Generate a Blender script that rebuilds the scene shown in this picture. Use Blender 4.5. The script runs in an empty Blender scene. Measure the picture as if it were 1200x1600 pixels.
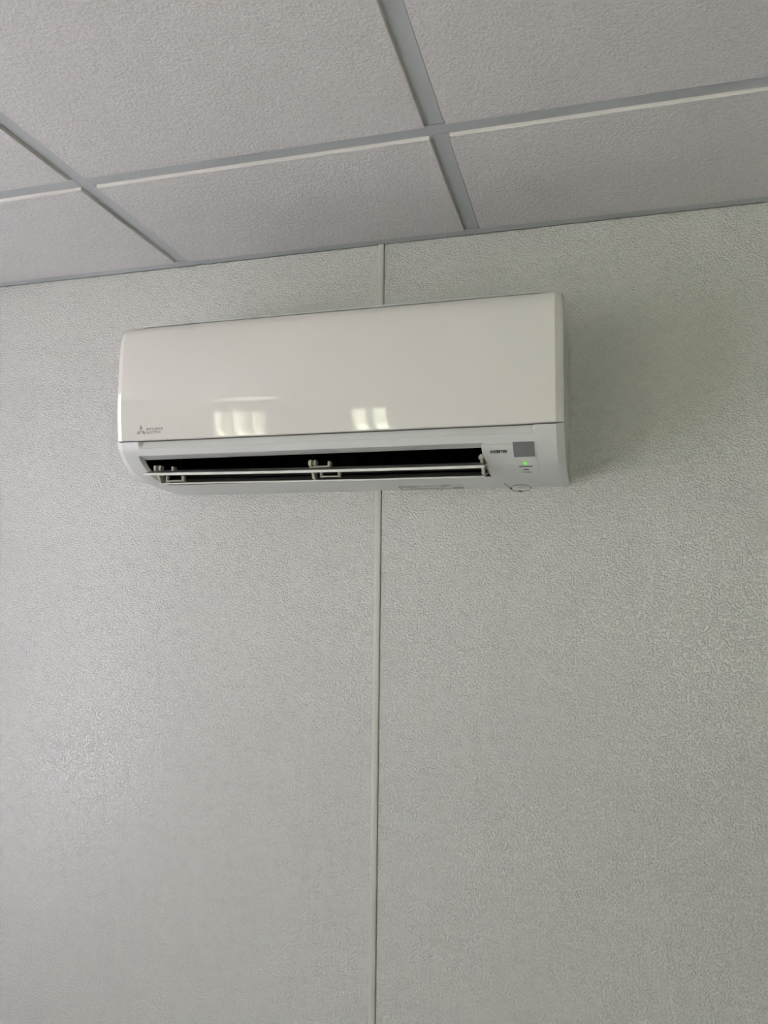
import bpy, bmesh, math, random
from mathutils import Vector, Matrix
random.seed(7)
S = bpy.context.scene
COL = S.collection
H = 2.35                      # ceiling height (underside of the grid)

# ---------------------------------------------------------------- camera
CX, CY, CZ = 0.9084, -1.3965, H - 0.6660
YAW, PITCH, ROLL, FPX = 0.27154, 0.09764, 0.01161, 1213.5
F = Vector((-math.sin(YAW) * math.cos(PITCH), math.cos(YAW) * math.cos(PITCH), math.sin(PITCH)))
RT = Vector((math.cos(YAW), math.sin(YAW), 0))
UP = RT.cross(F)
R2 = math.cos(ROLL) * RT + math.sin(ROLL) * UP
U2 = -math.sin(ROLL) * RT + math.cos(ROLL) * UP
cam_d = bpy.data.cameras.new('camera')
cam = bpy.data.objects.new('camera', cam_d)
COL.objects.link(cam)
cam_d.sensor_fit = 'HORIZONTAL'
cam_d.sensor_width = 36
cam_d.lens = 36 * FPX / 1200
cam_d.clip_start = 0.02
m = Matrix((R2, U2, -F)).transposed().to_4x4()
m.translation = Vector((CX, CY, CZ))
cam.matrix_world = m
S.camera = cam

# ---------------------------------------------------------------- world: even overcast daylight
W = bpy.data.worlds.new('overcast_sky')
S.world = W
W.use_nodes = True
bg = W.node_tree.nodes['Background']
bg.inputs[0].default_value = (0.93, 0.94, 0.96, 1)
bg.inputs[1].default_value = 4.3

# sun standing high beyond the back wall: it lights the ground outside, not the room
sd = bpy.data.lights.new('sun', 'SUN')
sd.energy = 33
sd.angle = math.radians(2)
sun = bpy.data.objects.new('sun', sd)
COL.objects.link(sun)
sun.rotation_euler = Vector((0.12, 0.62, 1.0)).to_track_quat('Z', 'Y').to_euler()

S.view_settings.view_transform = 'Standard'
S.view_settings.look = 'None'
S.view_settings.gamma = 1
S.view_settings.use_curve_mapping = False
S.view_settings.exposure = 0.84

# room extents
XL, XR, YB = -1.05, 3.05, -4.2
# window openings: (x0,x1,z0,z1) in the wall behind the camera, (y0,y1,z0,z1) in the left wall
WIN_FRONT = [(-0.80, -0.45, 0.9, 2.1), (1.15, 1.95, 0.9, 2.1)]  # second opening added as fill light from the right, clear of the panel's reflection
WIN_LEFT = [(-3.5, -2.75, 0.85, 2.15), (-1.82, -0.95, 0.6, 2.31), (-0.36, -0.20, 0.6, 2.31)]  # narrow last opening added to brighten the unit's left chamfer and the wall there


def portal(name, loc, rot, sx, sy):
    d = bpy.data.lights.new(name, 'AREA')
    d.shape = 'RECTANGLE'
    d.size, d.size_y = sx, sy
    d.cycles.is_portal = True
    o = bpy.data.objects.new(name, d)
    COL.objects.link(o)
    o.location = loc
    o.rotation_euler = rot


for (a, b, c, d) in WIN_FRONT:
    portal('daylight_portal', ((a + b) / 2, YB - 0.11, (c + d) / 2), (math.radians(90), 0, 0), b - a, d - c)
for (a, b, c, d) in WIN_LEFT:
    portal('daylight_portal', (XL - 0.11, (a + b) / 2, (c + d) / 2), (math.radians(90), 0, math.radians(-90)), b - a, d - c)


# ---------------------------------------------------------------- materials
def mat(name, col, rough=0.5, spec=0.5, metal=0.0, coat=0.0):
    M = bpy.data.materials.new(name)
    M.use_nodes = True
    b = M.node_tree.nodes['Principled BSDF']
    b.inputs['Base Color'].default_value = (*col, 1)
    b.inputs['Roughness'].default_value = rough
    b.inputs['Specular IOR Level'].default_value = spec
    b.inputs['Metallic'].default_value = metal
    b.inputs['Coat Weight'].default_value = coat
    b.inputs['Coat Roughness'].default_value = 0.02
    return M, M.node_tree, b


def nd(nt, t, **k):
    n = nt.nodes.new(t)
    for a, v in k.items():
        if a in n.inputs:
            n.inputs[a].default_value = v
        else:
            setattr(n, a, v)
    return n


def wall_material():
    M, nt, b = mat('embossed_wall_vinyl', (0.542, 0.549, 0.522), 0.2, 0.5)
    L = nt.links
    tc = nd(nt, 'ShaderNodeTexCoord')
    warp = nd(nt, 'ShaderNodeTexNoise', Scale=90.0, Detail=1.0)
    L.new(tc.outputs['Object'], warp.inputs['Vector'])
    add = nd(nt, 'ShaderNodeVectorMath', operation='MULTIPLY_ADD')
    L.new(warp.outputs['Color'], add.inputs[0])
    add.inputs[1].default_value = (0.004, 0.004, 0.004)
    L.new(tc.outputs['Object'], add.inputs[2])
    sp = nd(nt, 'ShaderNodeSeparateXYZ')
    L.new(add.outputs[0], sp.inputs[0])
    sm = nd(nt, 'ShaderNodeMath', operation='ADD')
    L.new(sp.outputs[0], sm.inputs[0])
    L.new(sp.outputs[1], sm.inputs[1])
    cb = nd(nt, 'ShaderNodeCombineXYZ')
    L.new(sm.outputs[0], cb.inputs[0])
    L.new(sp.outputs[2], cb.inputs[1])
    v = nd(nt, 'ShaderNodeTexVoronoi', Scale=245.0)
    v.voronoi_dimensions = '2D'
    v.feature = 'F1'
    L.new(cb.outputs[0], v.inputs['Vector'])
    n1 = nd(nt, 'ShaderNodeTexNoise', Scale=210.0, Detail=3.0, Roughness=0.6)
    L.new(tc.outputs['Object'], n1.inputs['Vector'])
    # grains stand at irregular strength
    n2 = nd(nt, 'ShaderNodeTexNoise', Scale=60.0, Detail=2.0)
    L.new(tc.outputs['Object'], n2.inputs['Vector'])
    inv = nd(nt, 'ShaderNodeMapRange')
    L.new(v.outputs['Distance'], inv.inputs['Value'])
    inv.interpolation_type = 'SMOOTHSTEP'
    inv.inputs['From Min'].default_value = 0.0
    inv.inputs['From Max'].default_value = 0.6
    inv.inputs['To Min'].default_value = 1.0
    inv.inputs['To Max'].default_value = 0.0
    mu = nd(nt, 'ShaderNodeMath', operation='MULTIPLY')
    L.new(inv.outputs[0], mu.inputs[0])
    L.new(n2.outputs['Fac'], mu.inputs[1])
    ad = nd(nt, 'ShaderNodeMath', operation='MULTIPLY_ADD')
    L.new(n1.outputs['Fac'], ad.inputs[0])
    ad.inputs[1].default_value = 0.25
    L.new(mu.outputs[0], ad.inputs[2])
    bp = nd(nt, 'ShaderNodeBump', Strength=WALL_BUMP, Distance=0.0016)
    L.new(ad.outputs[0], bp.inputs['Height'])
    L.new(bp.outputs[0], b.inputs['Normal'])
    return M


def tile_material():
    M, nt, b = mat('mineral_fibre_tile', (0.605, 0.60, 0.585), 0.95, 0.15)
    L = nt.links
    tc = nd(nt, 'ShaderNodeTexCoord')
    geo = nd(nt, 'ShaderNodeNewGeometry')
    n1 = nd(nt, 'ShaderNodeTexNoise', Scale=260.0, Detail=4.0, Roughness=0.7)
    L.new(geo.outputs['Position'], n1.inputs['Vector'])
    n2 = nd(nt, 'ShaderNodeTexNoise', Scale=110.0, Detail=2.0)
    L.new(geo.outputs['Position'], n2.inputs['Vector'])
    ad = nd(nt, 'ShaderNodeMath', operation='MULTIPLY_ADD')
    L.new(n2.outputs['Fac'], ad.inputs[0])
    ad.inputs[1].default_value = 0.6
    L.new(n1.outputs['Fac'], ad.inputs[2])
    bp = nd(nt, 'ShaderNodeBump', Strength=0.8, Distance=0.0022)
    L.new(ad.outputs[0], bp.inputs['Height'])
    L.new(bp.outputs[0], b.inputs['Normal'])
    cr = nd(nt, 'ShaderNodeMapRange')
    L.new(n1.outputs['Fac'], cr.inputs['Value'])
    cr.inputs['From Min'].default_value = 0.3
    cr.inputs['From Max'].default_value = 0.7
    cr.inputs['To Min'].default_value = 0.88
    cr.inputs['To Max'].default_value = 1.08
    mx = nd(nt, 'ShaderNodeVectorMath', operation='SCALE')
    mx.inputs[0].default_value = (0.605, 0.60, 0.585)
    L.new(cr.outputs[0], mx.inputs['Scale'])
    L.new(mx.outputs[0], b.inputs['Base Color'])
    return M


WALL_BUMP = 1.0
M_WALL = wall_material()
M_TILE = tile_material()
M_TEE = mat('painted_steel_grid', (0.40, 0.425, 0.43), 0.42)[0]
M_TEDGE = mat('lit_tile_edge', (0.72, 0.71, 0.67), 0.8, 0.2)[0]  # painted edge, lightened further to stand in for light from the front
M_TRIM = mat('joint_strip_plastic', (0.49, 0.48, 0.445), 0.4)[0]
M_BODY = mat('off_white_plastic', (0.57, 0.585, 0.57), 0.28, 0.5)[0]
M_PANEL = mat('gloss_white_panel', (0.66, 0.645, 0.605), 0.05, 0.5, coat=0.5)[0]
M_DUCT = mat('black_duct', (0.003, 0.003, 0.003), 0.8, 0.0)[0]
M_DUCT_GAP = mat('duct_grey_gap_shade', (0.05, 0.05, 0.045), 0.5, 0.3)[0]  # grey of the duct floor, also used as painted shade in the gaps
M_LOUVTOP = mat('grey_louvre_top', (0.14, 0.14, 0.13), 0.7)[0]
M_LOUV = mat('louvre_plastic', (0.66, 0.67, 0.63), 0.35)[0]
M_GREY = mat('grey_display', (0.17, 0.18, 0.18), 0.3)[0]
M_INK = mat('black_print', (0.02, 0.02, 0.02), 0.5)[0]
M_LOGO = mat('grey_print', (0.27, 0.25, 0.24), 0.4)[0]
M_WIRE = mat('black_wire', (0.02, 0.02, 0.02), 0.4)[0]
M_LABEL = mat('clear_label', (0.52, 0.53, 0.5), 0.3)[0]
M_CLIP = mat('cream_clip_plastic', (0.45, 0.43, 0.36), 0.35)[0]
M_FLOOR, ntf, bf = mat('grey_vinyl_floor', (0.6, 0.58, 0.57), 0.5)
_n = nd(ntf, 'ShaderNodeTexNoise', Scale=12.0, Detail=5.0)
_r = nd(ntf, 'ShaderNodeMapRange')
_r.inputs['To Min'].default_value = 0.4
_r.inputs['To Max'].default_value = 0.6
ntf.links.new(_n.outputs['Fac'], _r.inputs['Value'])
ntf.links.new(_r.outputs[0], bf.inputs['Roughness'])
M_LED, ntl, bl = mat('green_led', (0.2, 0.6, 0.12), 0.4)
bl.inputs['Emission Color'].default_value = (0.25, 0.85, 0.12, 1)
bl.inputs['Emission Strength'].default_value = 0.38
M_FRAME = mat('white_window_frame', (0.7, 0.7, 0.7), 0.35)[0]
M_LAMP, _, bl2 = mat('lamp_diffuser', (0.8, 0.8, 0.78), 0.5)
bl2.inputs['Emission Color'].default_value = (1.0, 0.93, 0.78, 1)
bl2.inputs['Emission Strength'].default_value = 1.6


def glass_material(name, tint):
    M = bpy.data.materials.new(name)
    M.use_nodes = True
    nt = M.node_tree
    nt.nodes.remove(nt.nodes['Principled BSDF'])
    t = nd(nt, 'ShaderNodeBsdfTransparent')
    t.inputs[0].default_value = (*tint, 1)
    g = nd(nt, 'ShaderNodeBsdfGlossy')
    g.inputs['Roughness'].default_value = 0.02
    x = nd(nt, 'ShaderNodeMixShader')
    x.inputs[0].default_value = 0.05
    nt.links.new(t.outputs[0], x.inputs[1])
    nt.links.new(g.outputs[0], x.inputs[2])
    nt.links.new(x.outputs[0], nt.nodes['Material Output'].inputs[0])
    return M


M_GLASS = glass_material('lilac_tinted_glass', (0.95, 0.925, 0.985))  # lilac tint put in to colour the daylight on the left
M_GLASSW = glass_material('warm_tinted_glass', (0.98, 1.0, 0.86))  # tint put in to warm the daylight and its reflections


# ---------------------------------------------------------------- mesh helpers
def link(name, me, m, parent=None, origin=(0, 0, 0)):
    o = bpy.data.objects.new(name, me)
    COL.objects.link(o)
    if parent:
        o.parent = parent
    o.location = origin
    if m:
        me.materials.append(m)
    return o


def mesh(name, verts, faces, m, parent=None, off=(0, 0, 0), smooth=False, bevel=0, seg=2, recalc=True, origin=(0, 0, 0)):
    """verts in world space; off = world position of the parent; origin = extra local origin"""
    b = bmesh.new()
    sh = Vector(off) + Vector(origin)
    vs = [b.verts.new(Vector(v) - sh) for v in verts]
    for f in faces:
        try:
            b.faces.new([vs[i] for i in f])
        except ValueError:
            pass
    if recalc:
        bmesh.ops.recalc_face_normals(b, faces=b.faces)
    if bevel:
        bmesh.ops.bevel(b, geom=list(b.edges), offset=bevel, segments=seg, profile=0.6, affect='EDGES')
    me = bpy.data.meshes.new(name)
    b.to_mesh(me)
    b.free()
    if smooth:
        for p in me.polygons:
            p.use_smooth = True
        me.set_sharp_from_angle(angle=math.radians(32))
    return link(name, me, m, parent, origin)


def box_vf(x0, x1, y0, y1, z0, z1):
    v = [(x, y, z) for x in (x0, x1) for y in (y0, y1) for z in (z0, z1)]
    f = [(0, 1, 3, 2), (4, 6, 7, 5), (0, 4, 5, 1), (2, 3, 7, 6), (0, 2, 6, 4), (1, 5, 7, 3)]
    return v, f


def box(name, x0, x1, y0, y1, z0, z1, m, parent=None, off=(0, 0, 0), bevel=0, seg=2):
    v, f = box_vf(x0, x1, y0, y1, z0, z1)
    return mesh(name, v, f, m, parent, off, bevel=bevel, seg=seg, smooth=bevel > 0)


def boxes(name, bs, m, parent=None, off=(0, 0, 0)):
    V, Fc = [], []
    for bb in bs:
        v, f = box_vf(*bb)
        k = len(V)
        V += v
        Fc += [tuple(i + k for i in q) for q in f]
    return mesh(name, V, Fc, m, parent, off)


def struct(o):
    o['kind'] = 'structure'
    return o


def tube(name, pts, r, m, parent=None, off=(0, 0, 0), n=8, closed=False):
    P = [Vector(p) for p in pts]
    V, Fc = [], []
    N = len(P)
    for i, p in enumerate(P):
        a = P[(i - 1) % N] if (closed or i > 0) else P[i]
        c = P[(i + 1) % N] if (closed or i < N - 1) else P[i]
        t = (c - a).normalized()
        u = t.cross(Vector((0.12, 0.3, 1))).normalized()
        w = t.cross(u)
        for k in range(n):
            an = 2 * math.pi * k / n
            V.append(p + r * (math.cos(an) * u + math.sin(an) * w))
    for i in range(N if closed else N - 1):
        j = (i + 1) % N
        for k in range(n):
            Fc.append((i * n + k, i * n + (k + 1) % n, j * n + (k + 1) % n, j * n + k))
    if not closed:
        Fc.append(tuple(range(n)))
        Fc.append(tuple((N - 1) * n + k for k in range(n)))
    return mesh(name, V, Fc, m, parent, off, smooth=True)


def extrude_x(name, prof, x0, x1, m, parent=None, off=(0, 0, 0), end=0.0, smooth=True):
    """closed (y,z) polygon swept along x"""
    n = len(prof)
    V = [(x0, y, z) for y, z in prof] + [(x1, y, z) for y, z in prof]
    Fc = [(i, (i + 1) % n, n + (i + 1) % n, n + i) for i in range(n)] + [tuple(range(n)), tuple(range(n, 2 * n))]
    return mesh(name, V, Fc, m, parent, off, smooth=smooth)


# ---------------------------------------------------------------- the room shell
T = 0.1
wall_back = struct(box('wall_back', XL - T, XR + T, 0.012, 0.012 + T, 0, H + 0.25, M_WALL))
SEAM = 0.509
ZT = H
# wall panels meet under the joint strips
edges = [XL, SEAM - 1.2, SEAM, SEAM + 1.2, XR]
for a, b in zip(edges[:-1], edges[1:]):
    box('wall_panel', a + (0.0063 if a != XL else 0), b - (0.0012 if b != XR else 0), 0.0, 0.0115, 0.0, H - 0.0026, M_WALL, wall_back)


def joint_strip(k, xc):
    w = 0.0072
    # flat cover with a rounded left side and a crisp right step standing off the wall
    pr = [(xc - w, 0.0), (xc - w, -0.0008), (xc - w * 0.8, -0.0017), (xc - w * 0.3, -0.0024), (xc + w * 0.3, -0.0026),
          (xc + w * 0.6, -0.0022), (xc + w * 0.74, -0.0012), (xc + w * 0.76, 0.006), (xc - 0.0012, 0.006), (xc - 0.0012, 0.0)]
    n = len(pr)
    V = [(x, y, 0.0) for x, y in pr] + [(x, y, H) for x, y in pr]
    Fc = [(i, (i + 1) % n, n + (i + 1) % n, n + i) for i in range(n)] + [tuple(range(n)), tuple(range(n, 2 * n))]
    return struct(mesh('trim_%d' % k, V, Fc, M_TRIM, smooth=False))


joint_strip(1, SEAM)
joint_strip(2, SEAM - 1.2)
joint_strip(3, SEAM + 1.2)


def pierced_wall(name, axis, c0, c1, u0, u1, holes, m):
    """a wall slab between c0,c1 on its thin axis, with rectangular holes (u0,u1,z0,z1)"""
    bs = []
    cur = u0
    for (a, b, z0, z1) in sorted(holes):
        bs.append((cur, a, 0, H + 0.25))
        bs.append((a, b, 0, z0))
        bs.append((a, b, z1, H + 0.25))
        cur = b
    bs.append((cur, u1, 0, H + 0.25))
    if axis == 'y':
        return struct(boxes(name, [(a, b, c0, c1, z0, z1) for a, b, z0, z1 in bs], m))
    return struct(boxes(name, [(c0, c1, a, b, z0, z1) for a, b, z0, z1 in bs], m))


pierced_wall('wall_front', 'y', YB - T, YB, XL - T, XR + T, WIN_FRONT, M_WALL)
pierced_wall('wall_left', 'x', XL - T, XL, YB, 0.012, WIN_LEFT, M_WALL)
pierced_wall('wall_right', 'x', XR, XR + T, YB, 0.012, [], M_WALL)
struct(box('floor', XL - T, XR + T, YB - T, 0.112, -0.06, 0, M_FLOOR))


M_GROUND, _ng, _bg = mat('pale_gravel', (0.56, 0.55, 0.54), 0.9, 0.2)
_n = nd(_ng, 'ShaderNodeTexNoise', Scale=40.0, Detail=4.0)
_b = nd(_ng, 'ShaderNodeBump', Strength=0.4, Distance=0.01)
_ng.links.new(_n.outputs['Fac'], _b.inputs['Height'])
_ng.links.new(_b.outputs[0], _bg.inputs['Normal'])
struct(box('ground', -22, 22, -22, 22, -0.5, -0.3, M_GROUND))


def window(k, axis, c, u0, u1, z0, z1, glass, mull, fr=0.05):
    """frame and panes set in the hole; c = middle of the wall thickness"""
    def bx(a, b, za, zb, d):
        return (a, b, c - d, c + d, za, zb) if axis == 'y' else (c - d, c + d, a, b, za, zb)
    cuts = [u0 + (u1 - u0) * i / mull for i in range(mull + 1)]
    bs = [bx(u0, u0 + fr, z0, z1, 0.03), bx(u1 - fr, u1, z0, z1, 0.03), bx(u0 + fr, u1 - fr, z0, z0 + fr, 0.03), bx(u0 + fr, u1 - fr, z1 - fr, z1, 0.03)]
    for q in cuts[1:-1]:
        bs.append(bx(q - fr / 2, q + fr / 2, z0 + fr, z1 - fr, 0.03))
    w = struct(boxes('window_%d' % k, bs, M_FRAME))
    for i in range(mull):
        a = cuts[i] + (fr if i == 0 else fr / 2)
        b = cuts[i + 1] - (fr if i == mull - 1 else fr / 2)
        v, f = box_vf(*bx(a, b, z0 + fr, z1 - fr, 0.003))
        mesh('pane', v, f, glass, w)
    return w


for k, (a, b, c, d) in enumerate(WIN_FRONT):
    window(1 + k, 'y', YB - T / 2, a, b, c, d, M_GLASSW, 2)
for k, (a, b, c, d) in enumerate(WIN_LEFT):
    window(3 + k, 'x', XL - T / 2, a, b, c, d, (M_GLASSW, M_GLASS, M_GLASS)[k], (3, 2, 1)[k], (.05, .05, .02)[k])

# ---------------------------------------------------------------- suspended ceiling
ceiling = struct(box('ceiling', XL - T, XR + T, YB - T, 0.112, H + 0.25, H + 0.33, M_TEE))
GX = 0.0896                      # the run of grid nearest the unit's left end, square to the wall
DA = 0.3452                      # first grid line parallel to the wall
FW_ = 0.012                      # half flange
FT = 0.0012                      # flange thickness (up)


def tee(name, x0, x1, y0, y1, along):
    V, Fc = [], []
    fl = box_vf(x0, x1, y0, y1, H, H + FT)
    if along == 'y':
        xc = (x0 + x1) / 2
        st = box_vf(xc - 0.003, xc + 0.003, y0, y1, H + FT, H + 0.036)
    else:
        yc = (y0 + y1) / 2
        st = box_vf(x0, x1, yc - 0.003, yc + 0.003, H + FT, H + 0.036)
    V = fl[0] + st[0]
    Fc = fl[1] + [tuple(i + 8 for i in q) for q in st[1]]
    return mesh(name, V, Fc, M_TEE, ceiling)


ANG = 0.0235
xs_main = [GX + 1.2 * i for i in range(-1, 3) if XL < GX + 1.2 * i < XR]
for x in xs_main:
    tee('main_tee', x - FW_, x + FW_, YB, -ANG + 0.008, 'y')
rows = []
y = -DA
while y > YB + 0.05:
    rows.append(y)
    y -= 0.6
spans = [XL] + xs_main + [XR]
for y in rows:
    for a, b in zip(spans[:-1], spans[1:]):
        g = 0.0003
        tee('cross_tee', a + (FW_ + g if a != XL else 0), b - (FW_ + g if b != XR else 0), y - FW_, y + FW_, 'x')
xs_short = [x + 0.6 for x in [xs_main[0] - 1.2] + xs_main if XL < x + 0.6 < XR]
yb = [-ANG + 0.006] + rows + [YB]
for x in xs_short:
    for i in range(len(yb) - 1):
        y1 = yb[i] - (FW_ + 0.0008 if i > 0 else 0)
        y0 = yb[i + 1] + (FW_ + 0.0008 if i + 1 < len(yb) - 1 else 0)
        tee('short_tee', x - FW_, x + FW_, y0, y1, 'y')
# wall angle: an L along the back wall, flange under the tile edges
v1, f1 = box_vf(XL, XR, -ANG, -0.0002, H - 0.0014, H - 0.0002)
v2, f2 = box_vf(XL, XR, -0.0014, -0.0002, H - 0.0002, H + 0.024)
struct(mesh('trim_4', v1 + v2, f1 + [tuple(i + 8 for i in q) for q in f2], M_TEE))

# tegular tiles: a rebated rim rests on the flanges, the face hangs below them
xs_all = sorted(set([XL, XR] + xs_main + xs_short))
ys_all = [-0.001] + rows + [YB]
DROP = 0.0048
STAND = 0.0032
tile_cache = {}


def ceiling_tile(x0, x1, y0, y1, e):
    """x0..y1: cell between grid centre lines; e: flange half width on each side"""
    w, d = round(x1 - x0, 4), round(y1 - y0, 4)
    key = (w, d, e)
    cx, cy = (x0 + x1) / 2, (y0 + y1) / 2
    if key not in tile_cache:
        hw, hd = w / 2, d / 2
        l, r, n_, f_ = e
        fx0, fx1, fy0, fy1 = -hw + l + STAND, hw - r - STAND, -hd + n_ + STAND, hd - f_ - STAND
        zr = 0.0013
        o = 0.004
        rim = [(-hw + 0.0045, -hd + 0.0045), (hw - 0.0045, -hd + 0.0045), (hw - 0.0045, hd - 0.0045), (-hw + 0.0045, hd - 0.0045)]
        face = [(fx0, fy0), (fx1, fy0), (fx1, fy1), (fx0, fy1)]
        bv = 0.0007
        fin = [(fx0 + bv, fy0 + bv), (fx1 - bv, fy0 + bv), (fx1 - bv, fy1 - bv), (fx0 + bv, fy1 - bv)]
        V = [(x, y, 0.016) for x, y in rim] + [(x, y, zr) for x, y in rim] + [(x, y, zr) for x, y in face] + \
            [(x, y, -DROP + bv) for x, y in face] + [(x, y, -DROP) for x, y in fin]
        Fc = [(0, 1, 2, 3), (16, 17, 18, 19)]
        for lv in range(4):
            for i in range(4):
                j = (i + 1) % 4
                Fc.append((lv * 4 + i, lv * 4 + j, lv * 4 + 4 + j, lv * 4 + 4 + i))
        o = mesh('ceiling_tile', V, Fc, M_TILE, ceiling)
        o.data.materials.append(M_TEDGE)
        for pl in o.data.polygons:
            if abs(pl.normal.z) < 0.4:
                pl.material_index = 1
        tile_cache[key] = o.data
    else:
        o = bpy.data.objects.new('ceiling_tile', tile_cache[key])
        COL.objects.link(o)
        o.parent = ceiling
    o.location = (cx, cy, H)
    return o


LAMP_CELLS = {(0, 4)}
for i in range(len(xs_all) - 1):
    for j in range(len(ys_all) - 1):
        x0, x1 = xs_all[i], xs_all[i + 1]
        y1, y0 = ys_all[j], ys_all[j + 1]
        if x1 - x0 < 0.06 or y1 - y0 < 0.06:
            continue
        if (i, j) in LAMP_CELLS:
            lamp = bpy.data.objects.new('ceiling_light', None)
            COL.objects.link(lamp)
            lamp.location = ((x0 + x1) / 2, (y0 + y1) / 2, H)
            lamp['label'] = 'flat square ceiling light panel set in the grid behind the viewer'
            lamp['category'] = 'light'
            q = 0.0015
            a0, a1, b0, b1 = x0 + .016, x1 - .016, y0 + .016, y1 - .016
            fr = .022
            boxes('frame', [(a0, a1, b0, b0 + fr, H + q, H + .03), (a0, a1, b1 - fr, b1, H + q, H + .03),
                            (a0, a0 + fr, b0 + fr, b1 - fr, H + q, H + .03), (a1 - fr, a1, b0 + fr, b1 - fr, H + q, H + .03)], M_FRAME, lamp, lamp.location)
            box('diffuser', a0 + fr, a1 - fr, b0 + fr, b1 - fr, H + .004, H + .012, M_LAMP, lamp, lamp.location)
            continue
        e = (FW_ if x0 != XL else 0.002, FW_ if x1 != XR else 0.002, FW_ if y0 != YB else 0.002, FW_ if j else ANG - 0.001)
        ceiling_tile(x0, x1, y0, y1, e)

# ---------------------------------------------------------------- the air conditioner
UX0, UX1 = 0.0807, 0.8593
OFF = Vector((0.47, 0.0, H - 0.4835))
unit = bpy.data.objects.new('air_conditioner', None)
COL.objects.link(unit)
unit.location = OFF
unit['label'] = 'white wall-mounted split air conditioner with glossy front panel and open louvres below the ceiling'
unit['category'] = 'air conditioner'


def zc(p):
    return [(y, H + z) for y, z in p]


# front panel outline (outer) from its top to its lower edge, y and height below the grid
PANEL = zc([(-.1985, -.2040), (-.2035, -.2058), (-.2085, -.2120), (-.2120, -.2200), (-.2150, -.235), (-.2162, -.262), (-.2168, -.29),
            (-.2172, -.32), (-.2171, -.335), (-.2168, -.347), (-.2161, -.358), (-.2151, -.369), (-.2139, -.380), (-.2127, -.390),
            (-.2113, -.400), (-.2102, -.407), (-.2094, -.4105), (-.2075, -.4120)])
LOWER = zc([(-.2112, -.4147), (-.2063, -.4262), (-.1983, -.4376), (-.1900, -.4462), (-.1810, -.4538), (-.1700, -.4608), (-.1560, -.4670),
            (-.1400, -.4715), (-.1220, -.4745), (-.1000, -.4768), (-.0800, -.4780), (-.0400, -.4810), (-.0006, -.4835)])
KEYS = LOWER
LOWER = []
for i in range(len(KEYS) - 1):                  # Catmull-Rom through the measured points, three steps per span
    p0, p1, p2, p3 = KEYS[max(i - 1, 0)], KEYS[i], KEYS[i + 1], KEYS[min(i + 2, len(KEYS) - 1)]
    for t in (0, 1 / 3, 2 / 3):
        LOWER.append(tuple(0.5 * (2 * b + (c - a) * t + (2 * a - 5 * b + 4 * c - d) * t * t + (3 * b - a - 3 * c + d) * t ** 3)
                           for a, b, c, d in zip(p0, p1, p2, p3)))
LOWER.append(KEYS[-1])
CH = 0.012     # width of the end chamfer
CD = 0.006     # its depth


def inset(pr, k):
    return [(y * (1 - k / 0.21), z) for y, z in pr]


# glossy panel: skin with thickness, chamfered ends, finely subdivided along the curve
def panel():
    pr = PANEL
    n = len(pr)
    inner = [(y + 0.0075, z) for y, z in pr]
    inner[0] = (pr[0][0] + 0.004, pr[0][1])
    st = [(UX0, CD, -.0035), (UX0 + 0.0012, CD * .82, -.0015), (UX0 + 0.004, CD * .6, -.0008), (UX0 + CH - 0.001, CD * .1, 0), (UX0 + CH, 0, 0), (UX0 + CH + .003, 0, 0),
          (UX1 - CH - .003, 0, 0), (UX1 - CH, 0, 0), (UX1 - CH + 0.001, CD * .1, 0), (UX1 - 0.004, CD * .6, -.0008), (UX1 - 0.0012, CD * .82, -.003), (UX1, CD, -.0055)]
    V, Fc = [], []
    for x, k, dz in st:
        for i, (y, z) in enumerate(inset(pr, k)):
            V.append((x, y, z + (dz * max(0, 1 - i / 4))))
        for i, (y, z) in enumerate(inner):
            V.append((x, max(y, y * (1 - k / .21)) , z + (dz * max(0, 1 - i / 4))))
    m2 = 2 * n
    for s in range(len(st) - 1):
        A, B = s * m2, (s + 1) * m2
        for i in range(n - 1):
            Fc.append((A + i, A + i + 1, B + i + 1, B + i))
            Fc.append((A + n + i, B + n + i, B + n + i + 1, A + n + i + 1))
        Fc.append((A, B, B + n, A + n))
        Fc.append((A + n - 1, A + 2 * n - 1, B + 2 * n - 1, B + n - 1))
    for A in (0, (len(st) - 1) * m2):
        for i in range(n - 1):
            Fc.append((A + i, A + i + 1, A + n + i + 1, A + n + i))
    o = mesh('front_panel', V, Fc, M_PANEL, unit, OFF, smooth=True)
    o.data.set_sharp_from_angle(angle=math.radians(20))
    return o


front_panel = panel()
front_panel['label'] = 'glossy off-white front panel'

# main housing
OX0, OX1 = 0.1205, 0.7345        # outlet ends
GR0, GR1 = 0.1262, 0.8160        # finger groove ends


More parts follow.
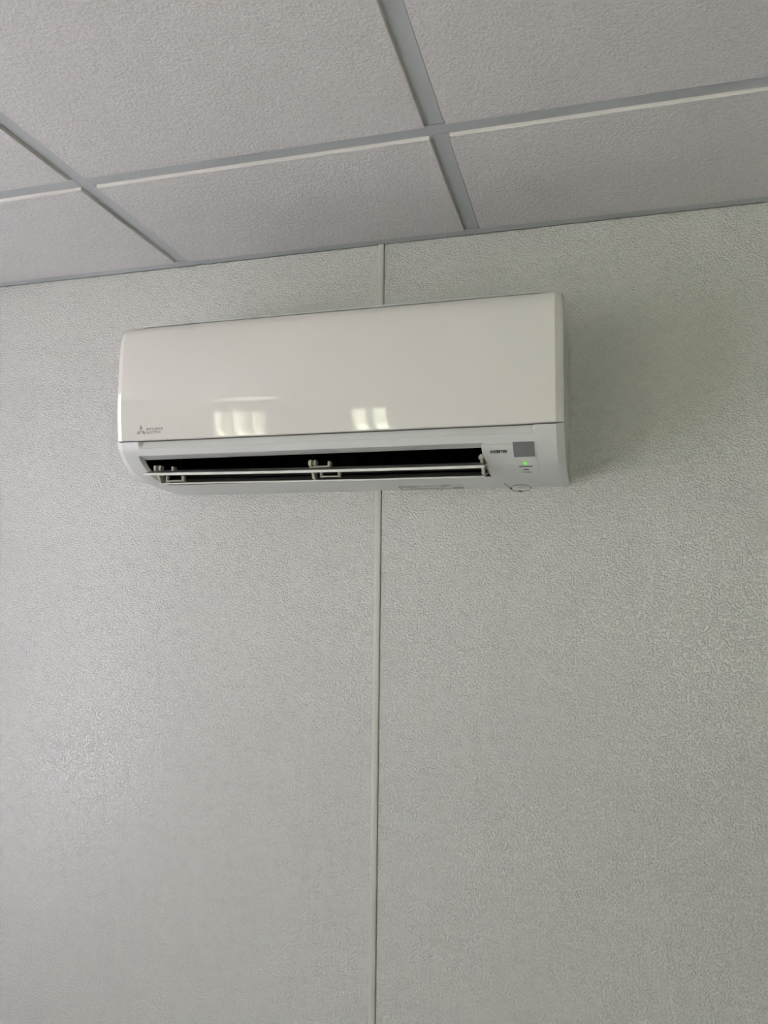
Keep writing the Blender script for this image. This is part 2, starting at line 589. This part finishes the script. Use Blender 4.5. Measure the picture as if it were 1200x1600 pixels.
def housing():
    back = zc([(-.0006, -.2000), (-.180, -.2060), (-.194, -.2150), (-.2030, -.240), (-.2060, -.30), (-.2050, -.36), (-.2020, -.4050), (-.2020, -.4140)])
    stx = [UX0, UX0 + CH, UX0 + CH + .003, OX0 - .002, OX1 + .002, UX1 - CH - .003, OX0, GR0, GR0 + .006, OX1, GR1 - .0035, GR1, UX1 - CH, UX1]
    stx = sorted(set(stx))
    prof = back + LOWER
    nb = len(back)
    n = len(prof)
    V, Fc = [], []
    for x in stx:
        endk = CD if x in (UX0, UX1) else 0
        for i, (y, z) in enumerate(prof):
            if endk:
                # the bevel narrows where the end cap turns onto the underside
                if i < nb:
                    y = y + endk if abs(y) > 0.02 else y
                else:
                    a, b = LOWER[max(i - nb - 1, 0)], LOWER[min(i - nb + 1, len(LOWER) - 1)]
                    tx, tz = b[0] - a[0], b[1] - a[1]
                    ln = math.hypot(tx, tz)
                    t = endk * max(0.35, 1 - max(0, i - nb - 9) / 22)
                    y, z = min(y - tz / ln * t, -0.0006), z + tx / ln * t
            elif GR0 < x < GR1 and i in (nb, nb + 1, nb + 2):
                y, z = y + 0.0085 * (1 - (i - nb) / 3), z + 0.001 * (1 - (i - nb) / 3)       # groove
            V.append((x, y, z))
    va, vb = nb + 6, nb + 27          # outlet rows
    for s in range(len(stx) - 1):
        A, B = s * n, (s + 1) * n
        for i in range(n - 1):
            if va <= i < vb and stx[s] >= OX0 - 1e-6 and stx[s + 1] <= OX1 + 1e-6:
                continue
            Fc.append((A + i, A + i + 1, B + i + 1, B + i))
    Fc.append(tuple(range(n)))
    Fc.append(tuple((len(stx) - 1) * n + i for i in range(n)))
    o = mesh('housing', V, Fc, M_BODY, unit, OFF, smooth=True)
    o.data.materials.append(M_DUCT_GAP)
    o.data.set_sharp_from_angle(angle=math.radians(17))
    for pl in o.data.polygons:                 # shade behind the panel's lower edge, painted dark over the body colour
        c = pl.center + OFF
        if H - .4140 < c.z < H - .30 and c.y < -.19 and abs(pl.normal.x) < .5 and c.y > -.2070:
            pl.material_index = 1
    return o


house = housing()
# intake rim seen as a thin line above the panel
box('intake_grille', 0.112, 0.826, -.1885, -.0006, H - .1988, H - .1960, M_BODY, unit, OFF, bevel=.0007)
box('intake_gap_shade', 0.112, 0.826, -.1840, -.0006, H - .2075, H - .1990, M_DUCT_GAP, unit, OFF)  # dark block standing in for the shade under the rim
tube('groove_bead', [(GR0 + .006, LOWER[3][0] + .0002, LOWER[3][1]), (GR1 - .003, LOWER[3][0] + .0002, LOWER[3][1])], .0008, M_BODY, unit, OFF, n=10)

# outlet: bevelled lip, side cheeks and the dark duct behind
va_ = LOWER[6]
rows_cheek = LOWER[6:28]
lip = [(va_[0], va_[1]), (-.1800, H - .4418), (-.1780, H - .4405), (-.1960, H - .4368)]
extrude_x('outlet_lip', lip, OX0, OX1, M_BODY, unit, OFF, smooth=False)
BK = -.045


def cheek(x, sgn):
    """side of the outlet: narrow bevel in body colour"""
    V = [(x, y, z) for y, z in rows_cheek] + [(x + sgn * .0045, y + .008 * (1 - i / 26), z + .003 + .002 * (i / 21)) for i, (y, z) in enumerate(rows_cheek)]
    n = len(rows_cheek)
    return [tuple(v) for v in V], [(i, i + 1, n + i + 1, n + i) for i in range(n - 1)]


for x, sg in ((OX0, 1), (OX1, -1)):
    v, f = cheek(x, sg)
    mesh('outlet_cheek', v, f, M_BODY, unit, OFF, smooth=True)
# duct: closed dark box profile
duct = zc([(-.1800, -.4418), (-.155, -.415), (-.12, -.395), (-.07, -.39), (BK, -.40), (BK, -.44), (-.060, -.455), (-.075, -.466)])
n = len(duct)
V = [(x, y, z) for x in (OX0 + .0045, OX1 - .0045) for y, z in duct]
Fc = [(i, i + 1, n + i + 1, n + i) for i in range(n - 1)]
# cheeks of the duct reach forward to the opening
side = duct + [(y + .008 * (1 - i / 26), z + .003 + .002 * (i / 21)) for i, (y, z) in reversed(list(enumerate(rows_cheek)))]
k = len(V)
ns = len(side)
V += [(OX0 + .0045, y, z) for y, z in side] + [(OX1 - .0045, y, z) for y, z in side]
Fc += [tuple(range(k, k + ns)), tuple(range(k + ns, k + 2 * ns))]
mesh('air_duct', V, Fc, M_DUCT, unit, OFF, recalc=False)
# duct floor, dark grey, from the lower lip back into the unit
fl = zc([(-.1000, -.4768), (-.085, -.4715), (-.070, -.463), (-.058, -.452), (-.058, -.456), (-.075, -.470), (-.095, -.4768)])
extrude_x('duct_floor', fl, OX0, OX1, M_DUCT_GAP, unit, OFF)
# vertical air-direction vanes deep in the duct
for i in range(12):
    x = OX0 + 0.035 + i * (OX1 - OX0 - 0.07) / 11
    V = [(x - .0008, -.115, H - .452), (x - .0008, -.075, H - .440), (x - .0008, -.070, H - .410), (x - .0008, -.115, H - .412)]
    V += [(a + .0016, b, c) for a, b, c in V]
    mesh('vertical_vane', V, [(0, 1, 2, 3), (7, 6, 5, 4), (0, 4, 5, 1), (1, 5, 6, 2), (2, 6, 7, 3), (3, 7, 4, 0)], M_DUCT, unit, OFF)


def louvre(y0, z0, y1, z1, x0, x1, th, edge):
    """y0,z0 rear edge, y1,z1 front edge with a rounded bead"""
    d = Vector((y1 - y0, z1 - z0))
    L = d.length
    d.normalize()
    nrm = Vector((-d.y, d.x))
    if nrm.y < 0:
        nrm = -nrm
    A = Vector((y0, z0))
    B = Vector((y1, z1))
    pr = [A - nrm * .0006, A + nrm * .0006, A + d * L * .5 + nrm * (th / 2 + .0012), B - d * .006 + nrm * th / 2,
          B - d * .001 + nrm * edge / 2, B + nrm * edge * .3, B - nrm * edge * .3, B - d * .001 - nrm * edge / 2, B - d * .006 - nrm * th / 2, A + d * L * .5 - nrm * (th / 2 - .0012)]
    pr = [(p.x, H + p.y) for p in pr]
    return pr


def sweep_sag(name, pr, xs, sag, m):
    n = len(pr)
    V, Fc = [], []
    for x, s in zip(xs, sag):
        V += [(x, y, z + s) for y, z in pr]
    for k in range(len(xs) - 1):
        for i in range(n):
            j = (i + 1) % n
            Fc.append((k * n + i, k * n + j, (k + 1) * n + j, (k + 1) * n + i))
    Fc.append(tuple(range(n)))
    Fc.append(tuple((len(xs) - 1) * n + i for i in range(n)))
    return mesh(name, V, Fc, m, unit, OFF, smooth=True)


def grey_top(o):
    """the duct side of a louvre is set dark grey behind its white edge"""
    o.data.materials.append(M_LOUVTOP)
    for pl in o.data.polygons:
        if pl.normal.z > 0.6 and pl.area > 1e-3:
            pl.material_index = 1


up = louvre(-.142, -.4580, -.197, -.4735, 0, 0, .0022, .0046)
xs = [.130, .226, .383, .552, .679, .7362]
sag_u = [.0030, .0017, -.0003, -.0013, -.0016, -.0015]
lu = sweep_sag('louvre', up, xs, sag_u, M_LOUV)
grey_top(lu)
lu['label'] = 'upper louvre'
lo = louvre(-.098, -.4675, -.150, -.4830, 0, 0, .0018, .0028)
xs = [.1335, .201, .363, .538, .670, .7310]
sag_l = [.0018, .0014, .0001, -.0011, -.0008, -.0014]
ll = sweep_sag('louvre', lo, xs, sag_l, M_LOUV)
grey_top(ll)
ll['label'] = 'lower louvre'


def bracket(x, full=True):
    """hinge plate tying both louvres, with the small clip arms beside it"""
    P = [(-.176, -.4520), (-.168, -.4500), (-.158, -.4505), (-.150, -.4560), (-.146, -.4670), (-.142, -.4800), (-.148, -.4818), (-.156, -.4800), (-.164, -.4680), (-.176, -.4600)]
    br = extrude_x('louvre_bracket', zc(P), x - .0022, x + .0022, M_CLIP, unit, OFF, smooth=False)
    # pin through the head
    tube('pin', [(x - .005, -.168, H - .4555), (x + .006, -.168, H - .4555)], .0034, M_CLIP, br, OFF, n=10)
    if full:
        bs = [(x + .006, x + .009, -.172, -.160, H - .4600, H - .4510), (x + .0016, x + .034, -.168, -.163, H - .4630, H - .4605),
              (x + .030, x + .034, -.170, -.158, H - .4630, H - .4535),
              (x + .012, x + .015, -.158, -.150, H - .4790, H - .4680), (x + .012, x + .047, -.158, -.154, H - .4785, H - .4765),
              (x + .044, x + .048, -.158, -.150, H - .4790, H - .4690)]
        boxes('clip', bs, M_CLIP, br, OFF)
    return br


bracket(.1400)
bracket(.4370)
bracket(.7285, False)


# ---------------------------------------------------------------- fittings printed or set on the lower housing
def on_lower(v):
    """point and tangent on the LOWER curve at parameter v (index as float)"""
    i = int(min(max(v, 0), len(LOWER) - 2))
    t = v - i
    a, b = Vector(LOWER[i]), Vector(LOWER[i + 1])
    return a + (b - a) * t, (b - a).normalized()


def normal_of(tan):
    nrm = Vector((tan.y, -tan.x))
    return nrm if nrm.x < 0 else -nrm


def curved_patch(name, x0, x1, v0, v1, lift, m, steps=6, th=0.0004, parent=None, xr=None):
    V, Fc = [], []
    for s in range(steps + 1):
        v = v0 + (v1 - v0) * s / steps
        p, t = on_lower(v)
        nn = normal_of(t)
        q = p + nn * lift
        r = p + nn * (lift - th)
        a, b = x0, x1
        V += [(a, q.x, q.y), (b, q.x, q.y), (b, r.x, r.y), (a, r.x, r.y)]
    for s in range(steps):
        A, B = 4 * s, 4 * s + 4
        for i in range(4):
            j = (i + 1) % 4
            Fc.append((A + i, A + j, B + j, B + i))
    Fc += [(0, 1, 2, 3), tuple(4 * steps + i for i in range(4))]
    return mesh(name, V, Fc, m, parent or unit, OFF, smooth=False)


def v_at(zrel):
    """parameter on LOWER where the height below the grid is zrel"""
    z = H + zrel
    for i in range(len(LOWER) - 1):
        if LOWER[i][1] >= z >= LOWER[i + 1][1]:
            return i + (LOWER[i][1] - z) / (LOWER[i][1] - LOWER[i + 1][1])
    return len(LOWER) - 1


disp = curved_patch('display_panel', OX1 + .002, .8155, v_at(-.4398), 22.5, .0009, M_BODY, th=.0014, steps=24)
curved_patch('indicator_window', .7805, .8130, v_at(-.4380), v_at(-.4572), .0014, M_GREY, parent=disp, th=.001)
curved_patch('indicator_line', .7858, .8070, v_at(-.4683), v_at(-.4690), .0012, M_INK, parent=disp)


def dot(x, v, r, m, name):
    p, t = on_lower(v)
    nn = normal_of(t)
    c = Vector((x, (p + nn * .0011).x, (p + nn * .0011).y))
    tt = Vector((0, t.x, t.y))
    N = Vector((0, nn.x, nn.y))
    V = [c + N * .0005] + [c + r * (math.cos(k * math.pi / 5) * Vector((1, 0, 0)) + math.sin(k * math.pi / 5) * tt * 1.5) for k in range(10)]
    return mesh(name, V, [(0, 1 + k, 1 + (k + 1) % 10) for k in range(10)], m, disp, OFF)


dot(.7935, v_at(-.4625), .0013, M_LED, 'indicator_light')
dot(.7963, v_at(-.4655), .0035, M_LED, 'indicator_light')
dot(.7995, v_at(-.4625), .0013, M_LED, 'indicator_light')


def text(name, s, x, y, z, width, height, m, parent, tan=None, bold=0.0, shear=0.0, align='LEFT', along=None):
    """flat lettering; x,y,z lower left corner (world); tan = downward tangent (y,z) of the surface"""
    cu = bpy.data.curves.new(name, 'FONT')
    cu.body = s
    cu.shear = shear
    cu.offset = bold
    cu.resolution_u = 3
    cu.extrude = 0
    tmp = bpy.data.objects.new(name, cu)
    COL.objects.link(tmp)
    dg = bpy.context.evaluated_depsgraph_get()
    me = bpy.data.meshes.new_from_object(tmp.evaluated_get(dg))
    bpy.data.objects.remove(tmp)
    xsv = [v.co.x for v in me.vertices]
    ysv = [v.co.y for v in me.vertices]
    sx = width / (max(xsv) - min(xsv))
    sy = height / (max(ysv) - min(ysv))
    mx, my = min(xsv), min(ysv)
    t = Vector((0, 0, -1)) if tan is None else Vector((0, tan.x, tan.y))
    for v in me.vertices:
        p = Vector((x + (v.co.x - mx) * sx, y, z)) - t * ((v.co.y - my) * sy)
        v.co = p - OFF
    me.name = name
    return link(name, me, m, parent)


vv = v_at(-.4507)
p, t = on_lower(vv + .36)
nn = normal_of(t)
q = p + nn * .0013
text('lettering', 'INVERTER', .7438, q.x, q.y, .0268, .0066, M_INK, disp, tan=t, bold=.03, shear=.25)
for v, a, b in ((v_at(-.4718), .7915, .8000), (v_at(-.4741), .7885, .7905), (v_at(-.4741), .7925, .7945), (v_at(-.4741), .7955, .8030)):
    curved_patch('indicator_print', a, b, v - .36, v + .36, .0012, M_LOGO if v > v_at(-.473) else M_INK, parent=disp, steps=1)

# maker's mark: three rhombi and two lines of lettering, printed on the panel
def on_panel(zrel):
    z = H + zrel
    for i in range(len(PANEL) - 1):
        if PANEL[i][1] >= z >= PANEL[i + 1][1]:
            s = (PANEL[i][1] - z) / (PANEL[i][1] - PANEL[i + 1][1])
            return PANEL[i][0] + s * (PANEL[i + 1][0] - PANEL[i][0])
    return -.216


LC = Vector((.1327, H - .3955))
LR = .0062
V, Fc = [], []
for k in range(3):
    an = math.radians(90 + 120 * k)
    d1 = Vector((math.cos(an), math.sin(an)))
    l = Vector((math.cos(an + math.pi / 6), math.sin(an + math.pi / 6)))
    r = Vector((math.cos(an - math.pi / 6), math.sin(an - math.pi / 6)))
    pts = [LC, LC + r * LR, LC + (l + r) * LR, LC + l * LR]
    b0 = len(V)
    for pnt in pts:
        V.append((pnt.x * 1.0, on_panel(pnt.y - H) - .0004, pnt.y))
    Fc.append(tuple(range(b0, b0 + 4)))
mesh('maker_emblem', V, Fc, M_LOGO, front_panel, OFF, recalc=False)
tt = Vector((-.2147 + .2157, -.014)).normalized()
tt = Vector((.071, -.997))
text('lettering', 'MITSUBISHI', .1432, on_panel(-.3950) - .0005, H - .3950, .0325, .0046, M_LOGO, front_panel, tan=tt, bold=.035)
text('lettering', 'ELECTRIC', .1432, on_panel(-.4008) - .0006, H - .4008, .0285, .0046, M_LOGO, front_panel, tan=tt, bold=.035)

# rating label on the underside, outlined and printed
def under_y(y):
    for i in range(len(LOWER) - 1):
        if LOWER[i][0] <= y <= LOWER[i + 1][0]:
            s = (y - LOWER[i][0]) / (LOWER[i + 1][0] - LOWER[i][0])
            return LOWER[i][1] + s * (LOWER[i + 1][1] - LOWER[i][1])
    return LOWER[-1][1]


def under_patch(name, x0, x1, y0, y1, m, lift, parent):
    V = []
    for (x, y) in ((x0, y0), (x1, y0), (x1, y1), (x0, y1)):
        V.append((x, y, under_y(y) - lift))
    for (x, y) in ((x0, y0), (x1, y0), (x1, y1), (x0, y1)):
        V.append((x, y, under_y(y) - lift + .0003))
    return mesh(name, V, [(0, 1, 2, 3), (4, 5, 6, 7), (0, 1, 5, 4), (1, 2, 6, 5), (2, 3, 7, 6), (3, 0, 4, 7)], m, parent, OFF)


lab = under_patch('rating_label', .556, .674, -.039, -.006, M_LABEL, .0006, unit)
for a, b, c, d in ((.556, .60, -.0385, -.036), (.556, .59, -.030, -.028), (.556, .672, -.0085, -.006), (.556, .5585, -.0385, -.006), (.604, .628, -.0385, -.0365), (.634, .650, -.0385, -.030),
                   (.654, .672, -.020, -.0105), (.576, .60, -.022, -.020), (.60, .64, -.018, -.016)):
    under_patch('label_print', a, b, c, d, M_LOGO, .0010, lab)

# thin wire looped below the right end of the unit
lx, ly, lz = .7768, -.034, H - .4892
loop = []
for k in range(24):
    an = 2 * math.pi * k / 24
    loop.append((lx + .0175 * math.cos(an), ly - .004 * math.sin(an), lz + .0052 * math.sin(an)))
wire = tube('cable', loop, .00042, M_WIRE, unit, OFF, n=6, closed=True)
tube('cable_end', [(lx - .0175, ly, lz), (lx - .0225, ly - .004, lz + .0035), (lx - .0275, ly - .010, H - .4820)], .00045, M_WIRE, wire, OFF, n=6)
tube('cable_knot', [(lx - .0185, ly, lz - .0008), (lx - .0155, ly, lz + .0010)], .0015, M_WIRE, wire, OFF, n=8)
tube('cable_knot', [(lx - .0045, ly + .001, lz - .0050), (lx + .0035, ly + .001, lz - .0058)], .0011, M_WIRE, wire, OFF, n=8)
